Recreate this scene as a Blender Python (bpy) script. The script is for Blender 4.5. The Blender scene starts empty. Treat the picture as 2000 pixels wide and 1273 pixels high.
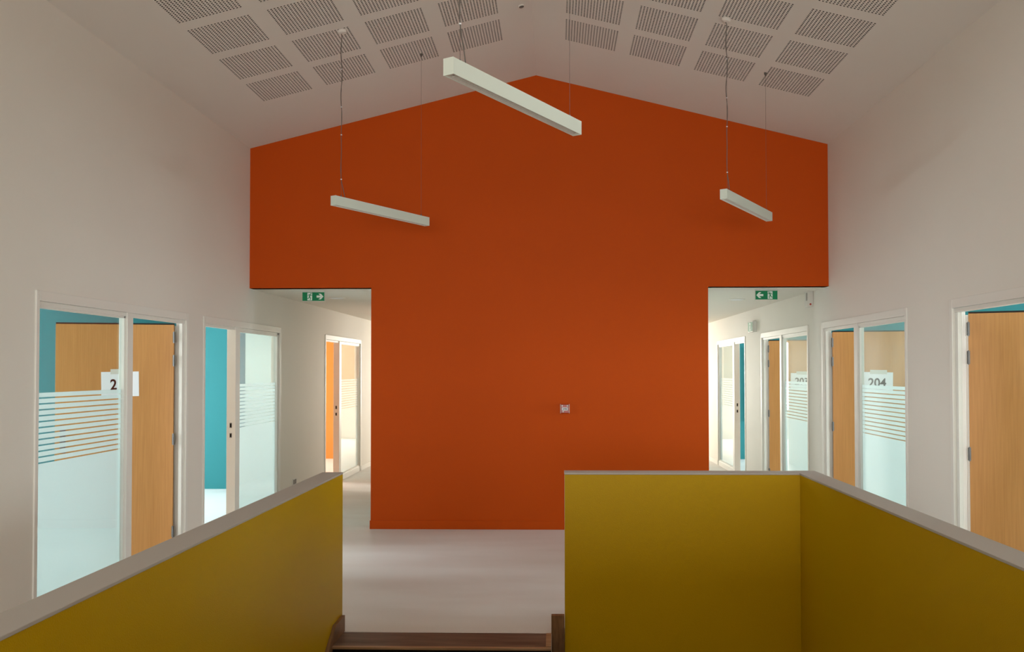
import bpy, bmesh, math, random
from mathutils import Vector, Matrix
random.seed(4)
S = bpy.context.scene
COL = S.collection
PI = math.pi

# ------------------------------------------------------------------ camera, world, exposure
YAW, PITCH, ROLL, FPX = 0.0257, 0.0202, -0.0011, 1704.0
cam_d = bpy.data.cameras.new('camera'); cam = bpy.data.objects.new('camera', cam_d); COL.objects.link(cam)
fwd = Vector((-math.sin(YAW)*math.cos(PITCH), math.cos(YAW)*math.cos(PITCH), math.sin(PITCH)))
rgt = Vector((math.cos(YAW), math.sin(YAW), 0)); up = rgt.cross(fwd)
r2 = (rgt + up*ROLL).normalized(); u2 = r2.cross(fwd)
m = Matrix((r2, u2, -fwd)).transposed().to_4x4(); m.translation = Vector((0, 0, 1.65)); cam.matrix_world = m
cam_d.sensor_fit = 'HORIZONTAL'; cam_d.sensor_width = 36; cam_d.lens = FPX/2000*36
cam_d.shift_x = -41.6/2000; cam_d.shift_y = 51.7/2000; cam_d.clip_start = .05
S.camera = cam
S.view_settings.view_transform = 'Standard'; S.view_settings.look = 'None'
S.view_settings.exposure = 1.08; S.view_settings.gamma = 1; S.view_settings.use_curve_mapping = False
S.cycles.use_denoising = True
S.cycles.max_bounces = 10; S.cycles.diffuse_bounces = 6; S.cycles.glossy_bounces = 4
S.cycles.transparent_max_bounces = 16; S.cycles.transmission_bounces = 6
S.cycles.caustics_reflective = False; S.cycles.caustics_refractive = False
S.cycles.sample_clamp_indirect = 6
W = bpy.data.worlds.new('sky'); S.world = W; W.use_nodes = True
W.node_tree.nodes['Background'].inputs[0].default_value = (.62, .78, 1, 1)
W.node_tree.nodes['Background'].inputs[1].default_value = 1.0

def window_light(x, y, z, w, h, direction, power, colour):
    d = bpy.data.lights.new('window_daylight', 'AREA'); d.shape = 'RECTANGLE'; d.size = w; d.size_y = h
    d.energy = power; d.color = colour
    o = bpy.data.objects.new('window_daylight', d); COL.objects.link(o)
    o.location = (x, y, z); o.rotation_euler = Vector(direction).to_track_quat('-Z', 'Z').to_euler()
    return o
COOL = (.86, .96, 1.0); WARM = (1, .93, .82)
# daylight at each window opening, and last an added roof fill (x, y, z, width, height, direction, watts)
for a in [(-7.42, 5.3, 1.65, 3.0, 1.5, (1, 0, -.1), 150, COOL),
          (-7.42, 9.9, 1.65, 3.2, 1.5, (1, -.12, -.2), 215, COOL),
          (-7.42, 14.2, 1.65, 3.2, 1.5, (1, 0, -.1), 200, (1, .95, .88)),
          (7.02, 5.1, 1.65, 2.4, 1.5, (-1, 0, -.1), 170, COOL),
          (7.02, 8.0, 1.65, 2.2, 1.5, (-1, .05, -.2), 125, COOL),
          (7.02, 10.9, 1.65, 2.0, 1.5, (-1, 0, -.1), 130, COOL),
          (7.02, 14.3, 1.65, 3.2, 1.5, (-1, 0, -.1), 190, COOL),
          (.05, 20.92, 1.5, 2.1, 1.6, (0, -1, -.05), 145, WARM),
          (-.2, -6.92, 1.30, 3.6, 1.5, (0, 1, 0), 185, (1, .97, .92)),
          (1.15, 4.1, 4.27, 1.4, .95, (-.24, .12, -.97), 7, (1, .98, .95))]:  # added fill light at the ceiling, no source at that spot
    window_light(*a)

# ------------------------------------------------------------------ materials
def mat(name, col, rough=.6, spec=.3, metal=0, bump=0, bscale=60, vary=0, vscale=2.0):
    M = bpy.data.materials.new(name); M.use_nodes = True; t = M.node_tree; b = t.nodes['Principled BSDF']
    b.inputs['Base Color'].default_value = (*col, 1); b.inputs['Roughness'].default_value = rough
    b.inputs['Specular IOR Level'].default_value = spec; b.inputs['Metallic'].default_value = metal
    tc = t.nodes.new('ShaderNodeTexCoord')
    if vary:
        n = t.nodes.new('ShaderNodeTexNoise'); n.inputs['Scale'].default_value = vscale; n.inputs['Detail'].default_value = 4
        t.links.new(tc.outputs['Object'], n.inputs['Vector'])
        r = t.nodes.new('ShaderNodeMix'); r.data_type = 'RGBA'
        r.inputs[6].default_value = (*[c*(1-vary) for c in col], 1); r.inputs[7].default_value = (*[min(1, c*(1+vary)) for c in col], 1)
        t.links.new(n.outputs['Fac'], r.inputs[0]); t.links.new(r.outputs[2], b.inputs['Base Color'])
    if bump:
        n = t.nodes.new('ShaderNodeTexNoise'); n.inputs['Scale'].default_value = bscale; n.inputs['Detail'].default_value = 3
        t.links.new(tc.outputs['Object'], n.inputs['Vector'])
        k = t.nodes.new('ShaderNodeBump'); k.inputs['Strength'].default_value = bump; k.inputs['Distance'].default_value = .003
        t.links.new(n.outputs['Fac'], k.inputs['Height']); t.links.new(k.outputs[0], b.inputs['Normal'])
    return M
M_WHITE = mat('white_wall_paint', (.74, .705, .645), .62, .25, bump=.35, bscale=220, vary=.015)
M_CEIL = mat('white_ceiling_paint', (.72, .675, .625), .8, .15, vary=.01)
M_ORANGE = mat('orange_wall_paint', (.52, .070, .002), .55, .12, bump=.4, bscale=260, vary=.03)
M_YELLOW = mat('yellow_wall_paint', (.52, .32, .001), .42, .16, bump=.4, bscale=260, vary=.02)
M_BLUE = mat('turquoise_wall_paint', (.030, .195, .215), .5, .15, bump=.3, bscale=220)
M_AMBER = mat('light_orange_wall_paint', (.60, .225, .05), .5, .15)
M_FRAME = mat('white_frame_enamel', (.74, .72, .67), .38, .4)
M_PALE = mat('pale_coping_paint', (.46, .43, .395), .55, .3, vary=.02)
M_VOID = mat('ceiling_void_shade', (.05, .045, .04), .9, .1)
M_DARK = mat('lip_shadow', (.02, .014, .01), .6, .3)
M_STEEL = mat('brushed_steel', (.16, .155, .15), .45, .4, metal=.6)
M_BLACK = mat('near_black', (.008, .008, .008), .7, .2)
M_INK = mat('black_ink', (.012, .008, .01), .7, .1)
M_PAPER = mat('white_paper', (.80, .81, .84), .7, .2)
M_TAPE = mat('translucent_tape', (.62, .60, .54), .35, .4)
M_LAMP = mat('pale_lamp_enamel', (.66, .73, .66), .38, .4)
M_LOUVRE = mat('louvre_aluminium', (.70, .67, .62), .35, .5)
M_CABLE = mat('grey_cable', (.13, .115, .10), .5, .3)
M_GREEN = mat('exit_green', (.0, .22, .085), .45, .3)
M_SIGNW = mat('exit_white', (.75, .85, .80), .45, .3)
M_RED = mat('red_plastic', (.42, .03, .015), .3, .5)
M_SLATE = mat('slate_panel', (.10, .17, .20), .5, .3)
M_CHALK = mat('green_board', (.045, .12, .10), .55, .3)
M_BOX = mat('white_plastic', (.66, .65, .61), .4, .4)
M_PILLAR = mat('pale_grey_paint', (.46, .52, .50), .5, .25)
M_ROOMF = mat('pale_room_floor', (.72, .74, .74), .35, .4, vary=.03)

def floor_mat():
    M = mat('speckled_floor', (.50, .47, .43), .5, .18); t = M.node_tree; b = t.nodes['Principled BSDF']
    tc = t.nodes.new('ShaderNodeTexCoord')
    n1 = t.nodes.new('ShaderNodeTexNoise'); n1.inputs['Scale'].default_value = 260; n1.inputs['Detail'].default_value = 2
    n2 = t.nodes.new('ShaderNodeTexNoise'); n2.inputs['Scale'].default_value = 1.3; n2.inputs['Detail'].default_value = 4
    mp = t.nodes.new('ShaderNodeMapping'); mp.inputs['Scale'].default_value = (.55, 2.0, 1)
    t.links.new(tc.outputs['Object'], n1.inputs['Vector']); t.links.new(tc.outputs['Object'], mp.inputs[0]); t.links.new(mp.outputs[0], n2.inputs['Vector'])
    r1 = t.nodes.new('ShaderNodeValToRGB'); r1.color_ramp.elements[0].position = .36; r1.color_ramp.elements[0].color = (.62, .61, .585, 1)
    r1.color_ramp.elements[1].position = .60; r1.color_ramp.elements[1].color = (.80, .785, .76, 1)
    r2 = t.nodes.new('ShaderNodeValToRGB'); r2.color_ramp.elements[0].position = .3; r2.color_ramp.elements[0].color = (.90, .87, .85, 1)
    r2.color_ramp.elements[1].position = .65; r2.color_ramp.elements[1].color = (1, 1, 1, 1)
    x = t.nodes.new('ShaderNodeMix'); x.data_type = 'RGBA'; x.blend_type = 'MULTIPLY'; x.inputs[0].default_value = 1
    t.links.new(n1.outputs['Fac'], r1.inputs[0]); t.links.new(n2.outputs['Fac'], r2.inputs[0])
    t.links.new(r1.outputs[0], x.inputs[6]); t.links.new(r2.outputs[0], x.inputs[7]); t.links.new(x.outputs[2], b.inputs['Base Color'])
    rr = t.nodes.new('ShaderNodeMapRange'); rr.inputs[3].default_value = .42; rr.inputs[4].default_value = .60
    t.links.new(n2.outputs['Fac'], rr.inputs[0]); t.links.new(rr.outputs[0], b.inputs['Roughness'])
    return M
M_FLOOR = floor_mat()

def wood(name, c1, c2, scale, rough=.45, detail=6):
    M = mat(name, c1, rough, .35); t = M.node_tree; b = t.nodes['Principled BSDF']
    tc = t.nodes.new('ShaderNodeTexCoord'); mp = t.nodes.new('ShaderNodeMapping'); mp.inputs['Scale'].default_value = scale
    n = t.nodes.new('ShaderNodeTexNoise'); n.inputs['Scale'].default_value = 1; n.inputs['Detail'].default_value = detail; n.inputs['Distortion'].default_value = .25
    r = t.nodes.new('ShaderNodeValToRGB'); r.color_ramp.elements[0].position = .32; r.color_ramp.elements[1].position = .68
    r.color_ramp.elements[0].color = (*c1, 1); r.color_ramp.elements[1].color = (*c2, 1)
    t.links.new(tc.outputs['Object'], mp.inputs[0]); t.links.new(mp.outputs[0], n.inputs['Vector']); t.links.new(n.outputs['Fac'], r.inputs[0])
    t.links.new(r.outputs[0], b.inputs['Base Color'])
    return M
M_OAK = wood('oak_veneer', (.46, .205, .056), (.53, .245, .070), (90, 90, 3.0))
M_STAIRW = wood('brown_stair_wood', (.075, .050, .034), (.17, .125, .092), (2.2, 14, 14), .5)
M_SKIRT = wood('brown_skirting_wood', (.13, .062, .024), (.26, .14, .065), (40, 6, 8), .5)
M_NOSE = wood('light_nosing_wood', (.26, .15, .07), (.40, .26, .15), (3, 30, 30), .4)

def glass_mat():
    M = bpy.data.materials.new('clear_glass'); M.use_nodes = True; t = M.node_tree; t.nodes.clear()
    o = t.nodes.new('ShaderNodeOutputMaterial'); tr = t.nodes.new('ShaderNodeBsdfTransparent'); tr.inputs[0].default_value = (.91, .955, .94, 1)
    g = t.nodes.new('ShaderNodeBsdfGlossy'); g.inputs['Roughness'].default_value = 0; g.inputs[0].default_value = (1, 1, 1, 1)
    lw = t.nodes.new('ShaderNodeLayerWeight'); lw.inputs[0].default_value = .5      # Schlick reflectance, same from both sides
    p5 = t.nodes.new('ShaderNodeMath'); p5.operation = 'POWER'; p5.inputs[1].default_value = 5
    f = t.nodes.new('ShaderNodeMath'); f.operation = 'MULTIPLY_ADD'; f.inputs[1].default_value = .95; f.inputs[2].default_value = .045
    t.links.new(lw.outputs['Facing'], p5.inputs[0]); t.links.new(p5.outputs[0], f.inputs[0])
    x = t.nodes.new('ShaderNodeMixShader'); t.links.new(f.outputs[0], x.inputs[0]); t.links.new(tr.outputs[0], x.inputs[1]); t.links.new(g.outputs[0], x.inputs[2])
    t.links.new(x.outputs[0], o.inputs[0]); return M
M_GLASS = glass_mat()
def film_mat():
    M = bpy.data.materials.new('frosted_film'); M.use_nodes = True; t = M.node_tree; t.nodes.clear()
    o = t.nodes.new('ShaderNodeOutputMaterial'); a = t.nodes.new('ShaderNodeBsdfTranslucent'); a.inputs[0].default_value = (.74, .77, .765, 1)
    d = t.nodes.new('ShaderNodeBsdfDiffuse'); d.inputs[0].default_value = (.66, .72, .715, 1)
    x = t.nodes.new('ShaderNodeMixShader'); x.inputs[0].default_value = .82
    t.links.new(d.outputs[0], x.inputs[1]); t.links.new(a.outputs[0], x.inputs[2])
    t.links.new(x.outputs[0], o.inputs[0]); return M
M_FILM = film_mat()

# ------------------------------------------------------------------ helpers
def add_box(bm, x0, x1, y0, y1, z0, z1):
    if x0 > x1: x0, x1 = x1, x0
    if y0 > y1: y0, y1 = y1, y0
    v = [bm.verts.new((x, y, z)) for x in (x0, x1) for y in (y0, y1) for z in (z0, z1)]
    for f in ((0, 1, 3, 2), (4, 6, 7, 5), (0, 4, 5, 1), (2, 3, 7, 6), (0, 2, 6, 4), (1, 5, 7, 3)):
        bm.faces.new([v[i] for i in f])
def add_prism(bm, pts, ext, axis):
    """polygon pts (2D) extruded between ext[0], ext[1] along axis"""
    def P(p, e):
        return {'x': (e, p[0], p[1]), 'y': (p[0], e, p[1]), 'z': (p[0], p[1], e)}[axis]
    a = [bm.verts.new(P(p, ext[0])) for p in pts]; b = [bm.verts.new(P(p, ext[1])) for p in pts]
    bm.faces.new(a); bm.faces.new(b[::-1]); n = len(pts)
    for i in range(n): bm.faces.new((a[i], b[i], b[(i+1) % n], a[(i+1) % n]))
def add_tube(bm, pts, r, n=8):
    rings = []
    pts = [Vector(p) for p in pts]
    for i, p in enumerate(pts):
        d = (pts[min(i+1, len(pts)-1)] - pts[max(i-1, 0)]).normalized()
        ref = Vector((1, 0, 0)) if abs(d.x) < .9 else Vector((0, 1, 0))
        a = d.cross(ref).normalized(); b = d.cross(a)
        rings.append([bm.verts.new(p + (a*math.cos(2*PI*k/n) + b*math.sin(2*PI*k/n))*r) for k in range(n)])
    for A, B in zip(rings, rings[1:]):
        for k in range(n): bm.faces.new((A[k], A[(k+1) % n], B[(k+1) % n], B[k]))
    bm.faces.new(rings[0]); bm.faces.new(rings[-1][::-1])
def add_disc(bm, c, nrm, prof, n=24):
    """lathe: prof = [(radius, height)] around c along nrm"""
    nrm = Vector(nrm).normalized(); c = Vector(c)
    ref = Vector((1, 0, 0)) if abs(nrm.x) < .9 else Vector((0, 1, 0)); a = nrm.cross(ref).normalized(); b = nrm.cross(a)
    rings = [[bm.verts.new(c + nrm*h + (a*math.cos(2*PI*k/n) + b*math.sin(2*PI*k/n))*r) for k in range(n)] for r, h in prof]
    for A, B in zip(rings, rings[1:]):
        for k in range(n): bm.faces.new((A[k], A[(k+1) % n], B[(k+1) % n], B[k]))
    bm.faces.new(rings[0]); bm.faces.new(rings[-1][::-1])
def obj(name, bm, material, parent=None, bevel=0, smooth=False):
    bmesh.ops.recalc_face_normals(bm, faces=bm.faces)
    me = bpy.data.meshes.new(name); bm.to_mesh(me); bm.free()
    for x in (material if isinstance(material, (list, tuple)) else [material]): me.materials.append(x)
    if smooth:
        for p in me.polygons: p.use_smooth = True
    o = bpy.data.objects.new(name, me); COL.objects.link(o)
    if parent: o.parent = parent
    if bevel:
        k = o.modifiers.new('bevel', 'BEVEL'); k.width = bevel; k.segments = 2; k.limit_method = 'ANGLE'
    return o
def boxes(name, lst, material, parent=None, bevel=0):
    bm = bmesh.new()
    for b in lst: add_box(bm, *b)
    return obj(name, bm, material, parent, bevel)
def thing(name, label, cat, loc=(0, 0, 0), rot=(0, 0, 0), group=None):
    o = bpy.data.objects.new(name, None); o.empty_display_size = .05; COL.objects.link(o)
    o.location = loc; o.rotation_euler = rot; return tag(o, label, cat, group)
def tag(o, label, cat, group=None):
    o['label'] = label; o['category'] = cat
    if group: o['group'] = group
    return o
def struct(o, label=None, cat=None):
    o['kind'] = 'structure'
    if label: o['label'] = label
    if cat: o['category'] = cat
    return o
def text_mesh(name, body, size, material, parent=None, offset=0.0, depth=.0004):
    c = bpy.data.curves.new(name, 'FONT'); c.body = body; c.size = size; c.align_x = 'CENTER'; c.align_y = 'CENTER'
    c.offset = offset; c.extrude = depth
    t = bpy.data.objects.new(name, c); COL.objects.link(t); bpy.context.view_layer.update()
    me = bpy.data.meshes.new_from_object(t.evaluated_get(bpy.context.evaluated_depsgraph_get()))
    bpy.data.objects.remove(t); bpy.data.curves.remove(c)
    me.name = name; me.materials.clear(); me.materials.append(material)
    o = bpy.data.objects.new(name, me); COL.objects.link(o)
    if parent: o.parent = parent
    return o

# ------------------------------------------------------------------ main dimensions (metres)
XL, XR, YB, YF = -3.214, 2.819, 9.069, -7.0
ZE, XA, ZA, ZH = 3.988, -.2005, 4.734, 2.512
CL, CR = -1.929, 1.5795
WT = .072
YEND = 21.0
AL = math.atan2(ZA-ZE, (XR-XL)/2)

FR = dict(L=[5.30, 7.87, 12.07], R=[4.06, 7.065, 9.80, 13.04]); FW, FH = 2.24, 2.15
# walls with openings for the glazed door sets: built as strips
def side_wall(name, X, side, ys):
    bm = bmesh.new(); a, b = X, X + side*WT
    y = YF
    for f in ys:
        add_box(bm, a, b, y, f, -3.2 if y < 1 else 0, ZE + .02 if True else 0)
        y = f + FW
    add_box(bm, a, b, y, YEND, 0, ZE + .02)
    for f in ys: add_box(bm, a, b, f, f+FW, FH, ZE + .02)
    return struct(obj(name, bm, M_WHITE))
side_wall('wall_left', XL, -1, FR['L']); side_wall('wall_right', XR, 1, FR['R'])

# orange wall at the back: gable with two corridor openings
bm = bmesh.new()
pts = [(XL-.02, ZH), (CL, ZH), (CL, 0), (CR, 0), (CR, ZH), (XR+.02, ZH), (XR+.02, ZE), (XA, ZA), (XL-.02, ZE)]
add_prism(bm, [(XL, ZH), (XR, ZH), (XR, ZE), (XA, ZA), (XL, ZE)], (YB, YB+.12), 'y')
add_box(bm, CL, CR, YB, YB+.12, 0, ZH)
struct(obj('wall_back', bm, M_ORANGE))
struct(boxes('baseboard_back', [(CL-.008, CR+.008, YB-.010, YB+.002, 0, .088)], M_ORANGE, bevel=.002))
struct(boxes('wall_corridor_block', [(CL, CR, YB+.12, 15.6, 0, ZH)], M_WHITE))
# soffit over the corridors and the lining under the orange header
struct(boxes('ceiling_corridor', [(XL, CL, YB+.001, YEND, ZH, ZH+.06), (CR, XR, YB+.001, YEND, ZH, ZH+.06), (CL, CR, 15.6, YEND, ZH, ZH+.06)], M_WHITE))
# end wall of the corridors with two window openings
def wall_open(name, axis, c0, c1, a0, a1, z0, z1, opens, material):
    """wall slab normal to axis between c0,c1; spans a0..a1 with rectangular openings (a,b,za,zb)"""
    bm = bmesh.new()
    def B(p, q, za, zb):
        if q-p < 1e-4 or zb-za < 1e-4: return
        if axis == 'y': add_box(bm, p, q, c0, c1, za, zb)
        else: add_box(bm, c0, c1, p, q, za, zb)
    p = a0
    for (a, b, za, zb) in sorted(opens):
        B(p, a, z0, z1); B(a, b, z0, za); B(a, b, zb, z1); p = b
    B(p, a1, z0, z1)
    return struct(obj(name, bm, material))
WN = [0]
def window(axis, c, a, b, za, zb, side):
    """white window in an opening: frame, mullion and pane"""
    WN[0] += 1
    n = 'window_%d' % WN[0]; e = bpy.data.objects.new(n, None); COL.objects.link(e); e['kind'] = 'structure'
    bm = bmesh.new(); t = .055
    def B(bm, p, q, z0, z1, th):
        if axis == 'y': add_box(bm, p, q, c-th, c+th, z0, z1)
        else: add_box(bm, c-th, c+th, p, q, z0, z1)
    B(bm, a, b, za, za+t, .03); B(bm, a, b, zb-t, zb, .03); B(bm, a, a+t, za+t, zb-t, .03); B(bm, b-t, b, za+t, zb-t, .03)
    m_ = (a+b)/2; B(bm, m_-t/2, m_+t/2, za+t, zb-t, .03)
    obj('window_frame', bm, M_FRAME, e)
    bm = bmesh.new(); B(bm, a+t, m_-t/2, za+t, zb-t, .003); B(bm, m_+t/2, b-t, za+t, zb-t, .003); obj('pane', bm, M_GLASS, e)
wall_open('wall_corridor_end', 'y', YEND, YEND+.2, XL-WT, XR+WT, 0, ZH+.06, [(-1.1, 1.2, .65, 2.35)], M_WHITE)
window('y', YEND+.1, -1.1, 1.2, .65, 2.35, 1)
# wall behind the camera
bm = bmesh.new()
def gable_front():
    y0, y1 = YF-.2, YF
    add_box(bm, XL-WT, -2.0, y0, y1, -3.2, ZE); add_box(bm, 1.6, XR+WT, y0, y1, -3.2, ZE)
    add_box(bm, -2.0, 1.6, y0, y1, -3.2, .5); add_box(bm, -2.0, 1.6, y0, y1, 2.1, ZE)
    add_prism(bm, [(XL-WT, ZE), (XR+WT, ZE), (XA, ZA)], (y0, y1), 'y')
gable_front(); struct(obj('wall_front', bm, M_WHITE))
window('y', YF-.1, -2.0, 1.6, .5, 2.1, 1)

# ------------------------------------------------------------------ sloped ceiling with perforated panels let into it
PB, PS = .45+.013, .6          # perforated field, module
Y0R = YB - 1.1785 + .0065
ROWS = 20; COLS = 4
def ceiling_side(side, u0):
    L = (XR-XA if side > 0 else XA-XL)/math.cos(AL) if False else ((XR-XA) if side > 0 else (XA-XL))/math.cos(AL)
    bm = bmesh.new()
    us = [0]; ys = [YF]
    for c in range(COLS): us += [u0 - .0065 + c*PS, u0 - .0065 + c*PS + PB]
    us.append(L)
    for r in reversed(range(ROWS)): ys += [Y0R - r*PS - PB, Y0R - r*PS]
    ys.append(YB+.02)
    def P(u, y): return (XA + side*u*math.cos(AL), y, ZA - u*math.sin(AL))
    for i in range(len(us)-1):
        for j in range(len(ys)-1):
            if i % 2 == 1 and j % 2 == 1 and i < 2*COLS and j < 2*ROWS: continue
            bm.faces.new([bm.verts.new(P(*q)) for q in ((us[i], ys[j]), (us[i+1], ys[j]), (us[i+1], ys[j+1]), (us[i], ys[j+1]))])
    # roof deck above, keeps the void dark
    bm2 = bmesh.new()
    a = P(0, YF-.2); 
    vs = [bm2.verts.new(Vector(P(u, y)) + Vector((0, 0, h))) for h in (.06, .16) for (u, y) in ((-.02, YF-.2), (L+.12, YF-.2), (L+.12, YB+.2), (-.02, YB+.2))]
    for f in ((0, 1, 2, 3), (4, 7, 6, 5), (0, 4, 5, 1), (1, 5, 6, 2), (2, 6, 7, 3), (3, 7, 4, 0)): bm2.faces.new([vs[k] for k in f])
    return bm, bm2, P
panel_me = None
def panel_mesh():
    """a square plate with 19 x 19 square holes, real openings 12 mm deep"""
    bm = bmesh.new(); h = .0062; p = .025; n = 19
    e = [0]
    for k in range(n): c = .0065 + k*p; e += [max(c-h, .0003), c+h]
    e.append(PB); V = {}
    def v(i, j, z):
        if (i, j, z) not in V: V[(i, j, z)] = bm.verts.new((e[i], e[j], z))
        return V[(i, j, z)]
    N = len(e)-1
    for i in range(N):
        for j in range(N):
            if i % 2 == 1 and j % 2 == 1:
                for (a, b) in (((i, j), (i+1, j)), ((i+1, j), (i+1, j+1)), ((i+1, j+1), (i, j+1)), ((i, j+1), (i, j))):
                    bm.faces.new((v(*a, 0), v(*b, 0), v(*b, .012), v(*a, .012))).material_index = 1  # hole sides painted dark to stand in for the shade inside
                f = bm.faces.new((v(i, j, .012), v(i+1, j, .012), v(i+1, j+1, .012), v(i, j+1, .012))); f.material_index = 1
            else: bm.faces.new((v(i, j, 0), v(i+1, j, 0), v(i+1, j+1, 0), v(i, j+1, 0)))
    me = bpy.data.meshes.new('perforated_panel'); bm.to_mesh(me); bm.free(); me.materials.append(M_CEIL); me.materials.append(M_VOID); return me
panel_me = panel_mesh()
for side, u0, nm in ((-1, .2949, 'ceiling_left_slope'), (1, .3075, 'ceiling_right_slope')):
    bm, bm2, P = ceiling_side(side, u0)
    c = struct(obj(nm, bm, M_CEIL)); d = obj('roof_deck', bm2, M_VOID, c)
    for r in range(10):
        for k in range(COLS):
            o = bpy.data.objects.new('perforated_panel', panel_me); COL.objects.link(o); o.parent = c
            base = Vector(P(u0 - .0065 + k*PS, Y0R - r*PS - PB))
            ux = Vector((side*math.cos(AL), 0, -math.sin(AL))); uy = Vector((0, 1, 0)); uz = ux.cross(uy)
            if uz.z < 0:      # keep the holes pointing up: flip the v axis
                mm = Matrix((ux, -uy, ux.cross(-uy))).transposed().to_4x4(); base = Vector(P(u0 - .0065 + k*PS, Y0R - r*PS))
            else: mm = Matrix((ux, uy, uz)).transposed().to_4x4()
            mm.translation = base; o.matrix_world = mm
    # plain plates in the modules behind the camera
    bm = bmesh.new()
    for r in range(10, ROWS):
        for k in range(COLS):
            u = u0 - .0065 + k*PS; y = Y0R - r*PS
            bm.faces.new([bm.verts.new(P(*q)) for q in ((u, y-PB), (u+PB, y-PB), (u+PB, y), (u, y))])
    obj('plain_panels', bm, M_CEIL, c)

WN[0] += 1
e = bpy.data.objects.new('window_%d' % WN[0], None); COL.objects.link(e); e['kind'] = 'structure'  # added roof frame without an opening, set around the fill light
e.location = (1.15, 4.1, ZA - (1.15-XA)*math.tan(AL) - .03); e.rotation_euler = (0, AL, 0)
boxes('window_frame', [(-.85, .85, -.60, -.54, -.03, .03), (-.85, .85, .54, .60, -.03, .03), (-.85, -.79, -.54, .54, -.03, .03), (.79, .85, -.54, .54, -.03, .03)], M_FRAME, e)

# ------------------------------------------------------------------ floors, stairwell opening
WX0, WX1, WY0, WY1 = -1.36, 1.535, .55, 5.56
struct(boxes('floor', [(XL-WT, WX0-.03, YF, YEND, -.25, 0), (WX1+.03, XR+WT, YF, YEND, -.25, 0), (WX0-.03, WX1+.03, YF, WY0-.03, -.25, 0),
                       (-.028, WX1+.03, 5.60, YEND, -.25, 0), (WX0-.03, -.028, 5.50, YEND, -.25, 0)], M_FLOOR))
struct(boxes('floor_lower', [(XL, XR, -1.2, 9, -3.3, -3.2)], M_FLOOR))
struct(boxes('wall_stair_lower_back', [(WX0, WX1, 5.62, 5.7, -3.2, -.25)], M_WHITE))

# rooms behind the side walls
rooms = [('L', 1, 3.0, 7.66, M_BLUE), ('L', 2, 7.70, 12.08, M_BLUE), ('L', 3, 12.12, 16.24, M_AMBER),
         ('R', 1, 1.8, 6.44, M_BLUE), ('R', 2, 6.50, 9.50, M_BLUE), ('R', 3, 9.55, 12.22, M_BLUE), ('R', 4, 12.30, 16.26, M_BLUE)]
for S_, n, y0, y1, mt in rooms:
    X = XL-WT if S_ == 'L' else XR+WT; Xo = -7.45 if S_ == 'L' else 7.05; sd = -1 if S_ == 'L' else 1
    side_name = ('left' if S_ == 'L' else 'right') + '_room_%d' % n
    struct(boxes('wall_far_' + side_name, [(X, Xo, y1, y1+.04, 0, ZH)], mt))
    struct(boxes('wall_near_' + side_name, [(X, Xo, y0-.0, y0+.012, 0, ZH)], M_WHITE if n < 3 or S_ == 'R' else M_AMBER))
    wy = dict(L={1: (3.7, 6.9), 2: (8.3, 11.5), 3: (12.6, 15.8)}, R={1: (3.9, 6.3), 2: (6.9, 9.1), 3: (9.9, 11.9), 4: (12.7, 15.9)})[S_][n]
    wall_open('wall_outer_' + side_name, 'x', Xo, Xo+sd*.2, y0, y1+.04, 0, ZH, [(wy[0], wy[1], .85, 2.4)], M_WHITE)
    window('x', Xo+sd*.1, wy[0], wy[1], .85, 2.4, sd)
    struct(boxes('ceiling_' + side_name, [(X, Xo+sd*.2, y0, y1+.04, ZH, ZH+.06)], M_WHITE))
    struct(boxes('floor_' + side_name, [(X, Xo+sd*.2, y0, y1+.04, -.2, .0)], M_ROOMF))

# baseboards of the hall (visible low strips between the door sets)
bb = [boxes('baseboard_left', [(XL, XL+.012, a, b, 0, .08) for a, b in ((YF, 5.29), (7.55, 7.86), (10.12, 12.06), (14.32, YEND))], M_FRAME),
      boxes('baseboard_right', [(XR-.012, XR, a, b, 0, .08) for a, b in ((YF, 4.05), (6.31, 7.055), (9.32, 9.79), (12.05, 13.03), (15.29, YEND))], M_FRAME)]
for b in bb: struct(b)

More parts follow.
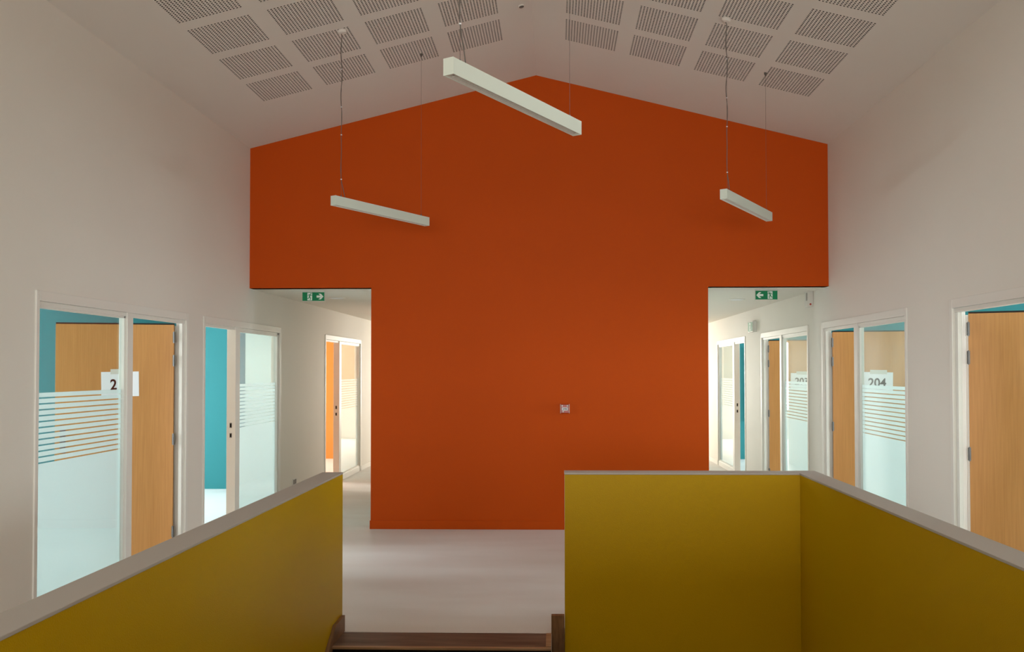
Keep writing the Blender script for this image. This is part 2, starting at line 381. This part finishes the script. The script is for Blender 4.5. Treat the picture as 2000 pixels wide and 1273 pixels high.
# ------------------------------------------------------------------ glazed door sets
def door_set(idx, S_, y0, kind, ang):
    """kind A: glass near, doorway far (leaf hinged at the far jamb); kind B: doorway near, glass far"""
    X = XL if S_ == 'L' else XR; sd = -1 if S_ == 'L' else 1
    root = bpy.data.objects.new('door_%d' % idx, None); COL.objects.link(root); root['kind'] = 'structure'
    root.location = (X, y0, 0)
    def bx(s0, s1, d0, d1, z0, z1): return (sd*d0, sd*d1, s0, s1, z0, z1)   # local box, d = depth into the room
    FB = WT + .012
    fr = [bx(.0, .036, -.010, FB, 0, FH), bx(FW-.045, FW, -.010, FB, 0, FH), bx(.036, FW-.045, -.010, FB, 2.085, FH),
          bx(.036, FW-.045, .006, FB-.03, 2.056, 2.085)]
    if kind == 'A':
        g0, g1, p0, p1, o0, o1 = .036, 1.155, 1.155, 1.243, 1.243, FW-.045
        fr += [bx(p0, p1, -.006, .060, 0, 2.085), bx(FW-.085, FW-.045, .012, FB-.042, 0, 2.056), bx(FW-.045, FW, FB, FB+.10, 0, 2.038)]
    else:
        o0, o1, p0, p1, g0, g1 = .036, .80, .80, .92, .92, FW-.075
        fr += [bx(p0, p1, -.006, FB, 0, 2.085), bx(FW-.085, FW-.045, .006, FB, 0, 2.085)]
    fr += [bx(g0, g1, -.004, FB, 0, .085)]
    obj('door_frame', (lambda b: ([add_box(b, *q) for q in fr], b)[1])(bmesh.new()), M_FRAME, root, bevel=.003)
    # glazing beads, pane, film with thirteen bands
    bt = .014; q = [bx(g0, g0+bt, .012, .05, .085, 2.056), bx(g1-bt, g1, .012, .05, .085, 2.056), bx(g0, g1, .012, .05, .085, .085+bt), bx(g0, g1, .012, .05, 2.056-bt, 2.056)]
    boxes('glazing_bead', q, M_FRAME, root)
    boxes('glass_pane', [bx(g0+.004, g1-.004, .028, .034, .09, 2.05)], M_GLASS, root)
    bands = []; top = 1.510
    for k in range(12):
        zc = 1.477 - k*.0372; bands.append((zc+.0048, top)); top = zc-.0048
    bands.append((.09, top))
    fm = boxes('frosted_film', [bx(g0+.004, g1-.004, .0352, .0362, a, b) for a, b in bands], M_FILM, root)
    # leaf
    if kind == 'A': hy = 2.13; dirv = Vector((sd*math.cos(ang), -math.sin(ang), 0))
    else: hy = .06; dirv = Vector((sd*math.cos(ang), math.sin(ang)*.2, 0))
    leaf = bpy.data.objects.new('door_leaf', None); 
    width = .93 if kind == 'A' else .76
    # local axes: lx along the leaf from hinge, ly thickness away from the camera, lz up
    ly = Vector((0, 0, 1)).cross(dirv)
    if ly.y < 0: ly = -ly
    def lb(bm, a0, a1, t0, t1, z0, z1):
        v = []
        for a in (a0, a1):
            for t in (t0, t1):
                for z in (z0, z1): v.append(bm.verts.new(Vector((0, 0, z)) + dirv*a + ly*t))
        for f in ((0, 1, 3, 2), (4, 6, 7, 5), (0, 4, 5, 1), (2, 3, 7, 6), (0, 2, 6, 4), (1, 5, 7, 3)): bm.faces.new([v[i] for i in f])
    bm = bmesh.new(); lb(bm, 0.0, width, 0, .04, .012, 2.043)
    leaf = obj('door_leaf', bm, M_OAK, root, bevel=.0015)
    leaf.location = (sd*.075, hy, 0)
    bm = bmesh.new(); lb(bm, 0.0, width, .006, .036, 2.043, 2.056); obj('top_rebate_shadow', bm, M_DARK, leaf)  # dark strip painted for the shade along the leaf top
    # hinges at four heights
    for z in (1.935, 1.735, 1.06, .27):
        bm = bmesh.new(); c = Vector((-sd*.004, -.006, 0))
        add_tube(bm, [c + Vector((0, 0, z-.05)), c + Vector((0, 0, z+.05))], .0055, 10)
        lb(bm, .0, .008, -.003, 0, z-.045, z+.045)
        add_box(bm, -sd*.014, 0, -.004, -.001, z-.045, z+.045)
        obj('hinge', bm, M_STEEL, leaf)
    # lever handle with plate on the face towards the hall
    def handle(t0, sgn):
        bm = bmesh.new(); a = width-.062
        lb(bm, a-.022, a+.022, t0, t0+sgn*.007, .96, 1.19)
        p = [dirv*a + ly*(t0+sgn*.005) + Vector((0, 0, 1.09)), dirv*a + ly*(t0+sgn*.045) + Vector((0, 0, 1.09)), dirv*(a-.012) + ly*(t0+sgn*.055) + Vector((0, 0, 1.09)), dirv*(a-.12) + ly*(t0+sgn*.055) + Vector((0, 0, 1.088))]
        add_tube(bm, p, .009, 10)
        add_tube(bm, [dirv*a + ly*t0 + Vector((0, 0, 1.0)), dirv*a + ly*(t0+sgn*.012) + Vector((0, 0, 1.0))], .011, 12)
        obj('lever_handle', bm, M_STEEL, leaf)
    handle(0, -1)
    if kind == 'B':
        for z, h in ((1.10, .05), (1.00, .045)):
            boxes('strike_plate', [bx(p0-.002, p0+.001, .030, .052, z-h/2, z+h/2)], M_STEEL, root)
            boxes('strike_hole', [bx(p0-.004, p0, .034, .048, z-h/2+.008, z+h/2-.008)], M_BLACK, root)
    return root, leaf, dirv, ly, Vector((X+sd*.075, y0+hy, 0))

LABELS = {('L', 1): 'L', }
def paper(leafinfo, num, dist, zc, tilt, label, grp='room number sheets'):
    root, leaf, dirv, ly, hinge = leafinfo
    c = hinge + dirv*dist - ly*.0015 + Vector((0, 0, zc))
    xax = dirv if dirv.x > 0 else -dirv
    R = Matrix((xax, Vector((0, 0, 1)), -ly)).transposed()
    if R.determinant() < 0: R = Matrix((xax, Vector((0, 0, 1)), xax.cross(Vector((0, 0, 1))))).transposed()
    mw = R.to_4x4() @ Matrix.Rotation(tilt, 4, 'Z'); mw.translation = c
    e = thing('paper_sign', label, 'sign', group=grp); e.matrix_world = mw
    boxes('sheet', [(-.1485, .1485, -.105, .105, -.0003, .0003)], M_PAPER, e)
    t = text_mesh('printed_number', num, .124, M_INK, e, offset=.0028); t.location = (.001 if num == '214' else -.005, -.008, .0009); t.scale = (.85 if num == '214' else .95, 1, 1)
    boxes('adhesive_tape', [(-.075, .09, .085, .128, .0004, .0007)], M_TAPE, e)
    return e
D = {}
ANG = {('L', 0): 14, ('R', 0): 23, ('R', 1): 11, ('R', 2): 13}
i = 1
for S_, k, kind in (('L', 0, 'A'), ('L', 1, 'B'), ('L', 2, 'B'), ('R', 0, 'A'), ('R', 1, 'A'), ('R', 2, 'A'), ('R', 3, 'B')):
    D[(S_, k)] = door_set(i, S_, FR[S_][k], kind, math.radians(ANG.get((S_, k), 3))); i += 1
paper(D[('L', 0)], '214', .425, 1.535, math.radians(1.0), 'white paper sheet numbered 214 taped to the open oak door, left wall')
paper(D[('R', 0)], '205', .50, 1.50, math.radians(-2), 'white paper sheet on the nearest right oak door, cut by the photo edge')
paper(D[('R', 1)], '204', .44, 1.52, math.radians(-1), 'white paper sheet numbered 204 seen through the right glass panel')
paper(D[('R', 2)], '203', .43, 1.50, math.radians(-1), 'white paper sheet numbered 203, faint behind the striped film of the far glass')

# tall panels standing in front of the far walls of two rooms
b = boxes('tall_panel', [(-4.41, -4.27, 11.90, 12.06, .0, 2.35)], M_SLATE, bevel=.004)
tag(b, 'tall dark slate panel against the turquoise wall, seen through left glass', 'cupboard')
b = boxes('tall_pillar', [(-4.27, XL-WT-.02, 11.90, 12.06, 0, 2.45)], M_PILLAR); tag(b, 'pale pillar beside the dark panel in the left turquoise room', 'duct')
b = boxes('chalkboard', [(3.6, 4.9, 16.16, 16.25, .75, 2.05)], M_CHALK, bevel=.004); tag(b, 'dark green board on the wall of the farthest right room', 'board')

# ------------------------------------------------------------------ parapets round the stairwell
PT = 1.0
def parapet(name, segs, faces, label):
    """segs: boxes; yellow faces are those looking into the well"""
    bm = bmesh.new()
    for s in segs: add_box(bm, *s)
    bmesh.ops.recalc_face_normals(bm, faces=bm.faces)
    for f in bm.faces:
        f.material_index = 1 if faces(f.normal, f.calc_center_median()) else 0
    o = obj(name, bm, [M_WHITE, M_YELLOW]); struct(o)
    return o
TP = .13
pl = parapet('wall_parapet_left', [(WX0-TP+.0, WX0, WY0, 5.55, -3.2, PT-.012)], lambda n, c: n.x > .5, '')
boxes('coping', [(WX0-TP-.002, WX0+.002, WY0, 5.553, PT-.012, PT)], M_PALE, pl, bevel=.002)
pr = parapet('wall_parapet_right', [(WX1, WX1+TP, WY0, 5.56+TP, -3.2, PT-.012)], lambda n, c: n.x < -.5, '')
boxes('coping', [(WX1-.002, WX1+TP+.002, WY0, 5.56+TP, PT-.012, PT)], M_PALE, pr, bevel=.002)
pf = parapet('wall_parapet_back', [(.055, WX1, 5.545, 5.545+TP, -3.2, PT-.012)], lambda n, c: n.y < -.5, '')
boxes('coping', [(.053, WX1-.002, 5.543, 5.545+TP+.002, PT-.012, PT)], M_PALE, pf, bevel=.002)
pn = parapet('wall_parapet_front', [(WX0-TP, WX1+TP, WY0-TP, WY0, -3.2, PT-.012)], lambda n, c: n.y > .5, '')
boxes('coping', [(WX0-TP-.002, WX1+TP+.002, WY0-TP, WY0+.002, PT-.012, PT)], M_PALE, pn, bevel=.002)

# ------------------------------------------------------------------ staircase going down towards the camera
st = thing('staircase', 'wooden staircase going down between the yellow parapets, brown top nosing', 'stairs', (-.69, 5.2, 0))
SX0, SX1 = -1.338, -.030
def sb(name, lst, mt, par_=st, bevel=0):
    o = boxes(name, [(a-st.location.x, b-st.location.x, c-st.location.y, d-st.location.y, e, f) for a, b, c, d, e, f in lst], mt, par_, bevel); return o
sb('top_tread', [(SX0, SX1, 5.235, 5.505, -.014, .0)], M_STAIRW)
sb('nosing', [(SX0, SX1, 5.205, 5.235, -.014, .001)], M_NOSE, bevel=.003)
RISE, GO = .168, .275
for k in range(9):
    z = -RISE*(k+1); y1 = 5.225 - k*GO
    sb('riser', [(SX0, SX1, y1, y1+.018, z, -RISE*k-(.037 if k else .014))], M_BLACK)  # risers coloured near black
    sb('tread', [(SX0, SX1, y1-GO-.01, y1, z-.035, z)], M_STAIRW)
yl = 5.225 - 9*GO
sb('landing', [(WX0+.02, WX1-.02, WY0+.02, yl, -RISE*10-.1, -RISE*10)], M_STAIRW)
for k in range(8):
    z = -RISE*(10+k+1); sb('tread', [(.06, WX1-.02, yl+k*GO, yl+(k+1)*GO+.02, z-.035, z)], M_STAIRW)
# sloping skirting boards along the flight
def skirt(x0, x1, name):
    bm = bmesh.new()
    pts = [(5.53, -.30), (5.53, .100), (5.31, .100), (5.31-2.6, .100-2.6*RISE/GO*.92), (5.31-2.6, -.35-2.6*RISE/GO*.92)]
    add_prism(bm, [(p[0]-st.location.y, p[1]) for p in pts], (x0-st.location.x, x1-st.location.x), 'x')
    return obj(name, bm, M_SKIRT, st)
skirt(-1.3585, -1.338, 'skirting_board')
sb('string_board', [(-.030, .052, 5.50, 5.543, -.7, .112)], M_SKIRT, bevel=.002)
sb('end_shade_strip', [(-.062, -.030, 5.24, 5.50, .0005, .003)], M_NOSE)  # strip colour stands in for shading at the tread end

# ------------------------------------------------------------------ pendant lamps
LEN, LW, LH = 1.172, .055, .075
def lamp(px, py, zb, ang, label, cz_near=None, has_cable=True):
    """px,py: near left bottom corner; ang from +Y towards +X"""
    d = Vector((math.sin(ang), math.cos(ang), 0)); w = Vector((math.cos(ang), -math.sin(ang), 0))
    root = thing('pendant_lamp', label, 'lamp', (px, py, zb), (0, 0, -ang), 'linear pendant lamps under the ceiling')
    # local: x = width, y = length, z = up
    t = .004; R = .030
    q = [(0, t, 0, LEN, 0, LH), (LW-t, LW, 0, LEN, 0, LH), (t, LW-t, 0, t, 0, LH), (t, LW-t, LEN-t, LEN, 0, LH), (t, LW-t, t, LEN-t, LH-t, LH)]
    boxes('lamp_body', q, M_LAMP, root, bevel=.0012)
    boxes('end_cap', [(-.0008, LW+.0008, -.0012, .0015, -.0005, LH+.0008)], M_LAMP, root)
    bm = bmesh.new()
    n = 78
    for k in range(1, n):
        y = .03 + (LEN-.06)*k/n; add_box(bm, t+.010, LW-t-.010, y-.0012, y+.0012, .004, .018)
    add_prism(bm, [(t, .002), (t+.010, .004), (t+.010, .018), (t, .018)], (.02, LEN-.02), 'y')
    add_prism(bm, [(LW-t, .002), (LW-t-.010, .004), (LW-t-.010, .018), (LW-t, .018)], (.02, LEN-.02), 'y')
    add_box(bm, LW/2-.001, LW/2+.001, .02, LEN-.02, .006, .018)
    add_box(bm, t, LW-t, t, .02, .003, .02); add_box(bm, t, LW-t, LEN-.02, LEN-t, .003, .02)
    obj('louvre', bm, M_LOUVRE, root)
    boxes('reflector', [(t, LW-t, .02, LEN-.02, .03, .034)], M_FRAME, root)
    bm = bmesh.new(); add_tube(bm, [(LW/2, .02, .025), (LW/2, LEN-.02, .025)], .005, 8); obj('tube', bm, M_PAPER, root)
    def ceil_z(y, x=LW/2):
        P = Vector((px, py, 0)) + w*x + d*y
        return ZA - abs(P.x-XA)*math.tan(AL) - zb
    for j, y in enumerate((.085, LEN-.085)):
        zc = ceil_z(y)
        bm = bmesh.new(); add_tube(bm, [(LW/2, y, LH), (LW/2, y, zc)], .0011 if j == 0 else .0010, 6); obj('suspension_wire', bm, M_CABLE, root)
        bm = bmesh.new(); add_disc(bm, (LW/2, y, LH), (0, 0, 1), [(.007, 0), (.007, .010), (.003, .020)], 12); obj('wire_grip', bm, M_STEEL, root, smooth=False)
        bm = bmesh.new()
        if j == 0:
            pass
        else:
            add_disc(bm, (LW/2, y, zc), (0, 0, -1), [(.013, -.004), (.013, .012), (.006, .02), (.004, .03)], 12)
        if j: obj('ceiling_anchor', bm, M_CABLE, root)
        else: bm.free()
    # ceiling rose and power cable twisting round the near wire
    y = .085; zc = ceil_z(y); nrm = Vector((-(1 if px < XA else -1)*-math.sin(AL), 0, -math.cos(AL)))
    sgn = -1 if px + .05 < XA else 1
    nw = Vector((-sgn*math.sin(AL), 0, -math.cos(AL)))        # outward (downward) normal of the slope, world
    nl = Matrix.Rotation(ang, 3, 'Z') @ nw
    bm = bmesh.new(); add_disc(bm, (LW/2, y, zc), nl, [(.036, -.002), (.036, .014), (.031, .020), (.012, .023)], 28); obj('ceiling_rose', bm, M_CEIL, root)
    bm = bmesh.new(); pts = []
    H = zc - .02 - LH; n = 60
    for k in range(n+1):
        f = k/n; z = LH + f*H
        if f < .10: ox = .030*(1-f/.10)**1.3
        else: ox = 0
        a = f*26
        pts.append((LW/2 + .0035*math.cos(a) + .004*math.sin(f*19), y + ox*1.3 + .0035*math.sin(a)*1.0, z))
    pts[-1] = (LW/2 - .012, y, zc-.012)
    add_tube(bm, pts, .0028, 6); obj('power_cable', bm, M_CABLE, root, smooth=True)
    for f in (.11, .38, .55, .78):
        bm = bmesh.new(); add_disc(bm, (LW/2, y, LH+f*H), (0, 0, 1), [(.006, -.003), (.006, .003)], 8)
        obj('cable_tie', bm, M_PAPER, root)
    return root
K = 1.0156; ZB = 2.95; LA = math.radians(30.3)
lamp(-1.745*K, 6.712*K, ZB, LA, 'white linear pendant lamp hanging on wires, left of the orange gable')
lamp(-.486*K, 3.760*K, ZB, LA, 'largest white pendant lamp, nearest the viewer, with ribbed louvre underside')
lamp(1.236*K, 6.560*K, ZB, LA, 'white linear pendant lamp hanging on wires, right side of the orange wall')

# ------------------------------------------------------------------ exit signs hanging in the corridor mouths
def running_man(sgn, name, par_, material, scale=1.0, y=-.0135):
    """flat pictogram pieces in the xz plane, running towards sgn*x"""
    bm = bmesh.new()
    def poly(pts, e=.0006): add_prism(bm, [(sgn*a*scale, b*scale) for a, b in pts], (y-e, y), 'y')
    def limb(a, b, r0, r1):
        a = Vector(a); b = Vector(b); d = (b-a).normalized(); n = Vector((-d.y, d.x))
        poly([tuple(a+n*r0), tuple(a-n*r0), tuple(b-n*r1), tuple(b+n*r1)])
    poly([(.013+.0062*math.cos(t*PI/5), .031+.0062*math.sin(t*PI/5)) for t in range(10)])
    limb((.006, .024), (-.004, -.004), .0065, .0055)            # torso
    limb((.006, .022), (.017, .012), .0032, .0026); limb((.017, .012), (.026, .016), .0026, .0022)
    limb((.003, .023), (-.014, .018), .0032, .0026); limb((-.014, .018), (-.019, .007), .0026, .0022)
    limb((-.003, -.004), (.009, -.013), .0045, .0036); limb((.009, -.013), (.006, -.036), .0036, .003)
    limb((-.004, -.004), (-.012, -.020), .0045, .0036); limb((-.012, -.020), (-.029, -.022), .0034, .0028)
    return obj(name, bm, material, par_)
def exit_sign(x0, x1, sgn, label):
    y = 9.40; zt, zb = 2.4965, 2.4035; cx = (x0+x1)/2; cz = (zt+zb)/2; hw = (x1-x0)/2; hh = (zt-zb)/2
    e = thing('exit_sign', label, 'sign', (cx, y, cz), (0, 0, 0), 'green exit signs under the corridor ceilings')
    boxes('ceiling_plate', [(-hw*.95, hw*.95, -.03, .03, ZH-cz-.008, ZH-cz)], M_BOX, e, bevel=.001)
    boxes('sign_body', [(-hw-.003, hw+.003, -.012, .012, -hh-.004, ZH-cz-.008)], M_BOX, e, bevel=.0015)
    boxes('green_face', [(-hw, hw, -.0132, -.0121, -hh, hh)], M_GREEN, e)
    k = hh/.0465
    dx = -sgn*hw*.33
    o = boxes('door_symbol', [(-.026, .026, -.0142, -.0133, -.041, .041)], M_SIGNW, e); o.location.x = dx
    o = running_man(sgn, 'running_figure', e, M_GREEN, 1.0, -.0143); o.location.x = dx
    bm = bmesh.new(); a = sgn
    add_prism(bm, [(a*p, q) for p, q in ((-.036, -.0115), (-.036, .0115), (.006, .0115), (-.016, .031), (.010, .031), (.038, 0), (.010, -.031), (-.016, -.031), (.006, -.0115))], (-.0142, -.0133), 'y')
    o = obj('arrow', bm, M_SIGNW, e); o.location.x = sgn*hw*.60
    return e
exit_sign(-2.747, -2.508, 1, 'green running-figure exit sign with arrow pointing right, left corridor opening')
exit_sign(2.140, 2.373, -1, 'green running-figure exit sign with arrow pointing left, right corridor opening')

# small exit lamp on the right wall
e = thing('exit_light', 'small green and white exit sign box on the wall above the farther right door', 'sign', (XR, 12.45, 2.26))
boxes('housing', [(-.058, 0, -.15, .15, -.075, .075)], M_BOX, e, bevel=.003)
boxes('green_face', [(-.0595, -.0582, -.14, .14, -.066, .066)], M_GREEN, e)
bm = bmesh.new(); add_box(bm, -.0605, -.0596, -.03, .05, -.055, .055); obj('door_symbol', bm, M_SIGNW, e)
o = running_man(-1, 'running_figure', e, M_GREEN, 1.15, 0); o.rotation_euler = (0, 0, PI/2); o.location = (-.0606, .01, 0); o.rotation_euler[2] = -PI/2
# alarm box under the right corridor opening
e = thing('alarm_box', 'white upright alarm box with dark button, high on the right wall by the exit sign', 'alarm box', (XR, 9.68, 2.43))
boxes('housing', [(-.058, 0, -.065, .065, -.088, .088)], M_BOX, e, bevel=.004)
bm = bmesh.new(); add_disc(bm, (-.030, -.065, -.062), (0, -1, 0), [(.010, 0), (.010, .005), (.006, .007)], 16); obj('indicator', bm, M_RED, e)
boxes('vent_slot', [(-.0590, -.0578, -.045, -.030, -.02, .065), (-.059, -.0578, -.01, .005, -.02, .065)], M_CABLE, e)
# socket low on the left wall
e = thing('wall_socket', 'small white wall socket low on the left wall behind the yellow parapet', 'socket', (XL, 10.66, .285))
boxes('cover_plate', [(0, .009, -.075, .075, -.04, .04)], M_BOX, e, bevel=.002)
boxes('socket_well', [(.009, .012, -.055, -.008, -.028, .028), (.009, .012, .012, .058, -.028, .028)], M_CABLE, e, bevel=.001)
# fire alarm call point on the orange wall
e = thing('fire_call_point', 'small red fire alarm call point with clear cover and white label on orange wall', 'alarm', (.0935, YB, 1.250))
boxes('back_box', [(-.043, .043, -.030, 0, -.043, .043)], M_RED, e, bevel=.003)
boxes('break_glass', [(-.031, .031, -.034, -.030, -.018, .014)], M_PAPER, e)
for a, b in ((-.034, -.022), (.020, .032)): boxes('cover_highlight', [(a, b, -.038, -.0305, .022, .040)], M_BOX, e, bevel=.002)
bm = bmesh.new(); add_disc(bm, (-.018, -.030, -.030), (0, -1, 0), [(.007, 0), (.007, .006)], 14); obj('test_key', bm, M_BOX, e)
for q in ((-.047, -.043, -.045, 0, -.047, .047), (.043, .047, -.045, 0, -.047, .047)): boxes('cover_rim_highlight', [q], M_BOX, e)  # pale sides put the clear cover's edge highlights into colour
boxes('label_print', [(-.020, -.008, -.0346, -.0341, -.008, .003), (-.004, .006, -.0346, -.0341, -.008, .006), (.010, .020, -.0346, -.0341, -.009, .003)], M_CABLE, e)
# sensor near the ridge
sx, sy = -.2855, 7.27; sz = ZA - abs(sx-XA)*math.tan(AL)
e = thing('ceiling_sensor', 'small dark round fitting on the white ceiling near the ridge', 'sensor', (sx, sy, sz), (0, -AL, 0))
bm = bmesh.new(); add_disc(bm, (0, 0, .001), (0, 0, -1), [(.026, 0), (.026, .006), (.021, .010)], 24); obj('rim', bm, M_CEIL, e)
bm = bmesh.new(); add_disc(bm, (0, 0, -.008), (0, 0, -1), [(.021, 0), (.020, .006), (.012, .010)], 24); obj('lens', bm, M_CABLE, e)

# flush round lights in the corridor ceilings
for x, y, lb_ in ((-2.60, 10.3, 'flush round white ceiling light in the left corridor, behind the exit sign'), (2.21, 10.7, 'flush round white ceiling light in the right corridor, behind the exit sign')):
    e = thing('ceiling_light', lb_, 'ceiling light', (x, y, ZH), group='flush corridor ceiling lights')
    bm = bmesh.new(); add_disc(bm, (0, 0, 0), (0, 0, -1), [(.10, 0), (.10, .004), (.088, .007)], 36); obj('trim_ring', bm, M_FRAME, e)
    bm = bmesh.new(); add_disc(bm, (0, 0, -.006), (0, 0, -1), [(.082, 0), (.07, .004)], 36); obj('diffuser', bm, M_PAPER, e)
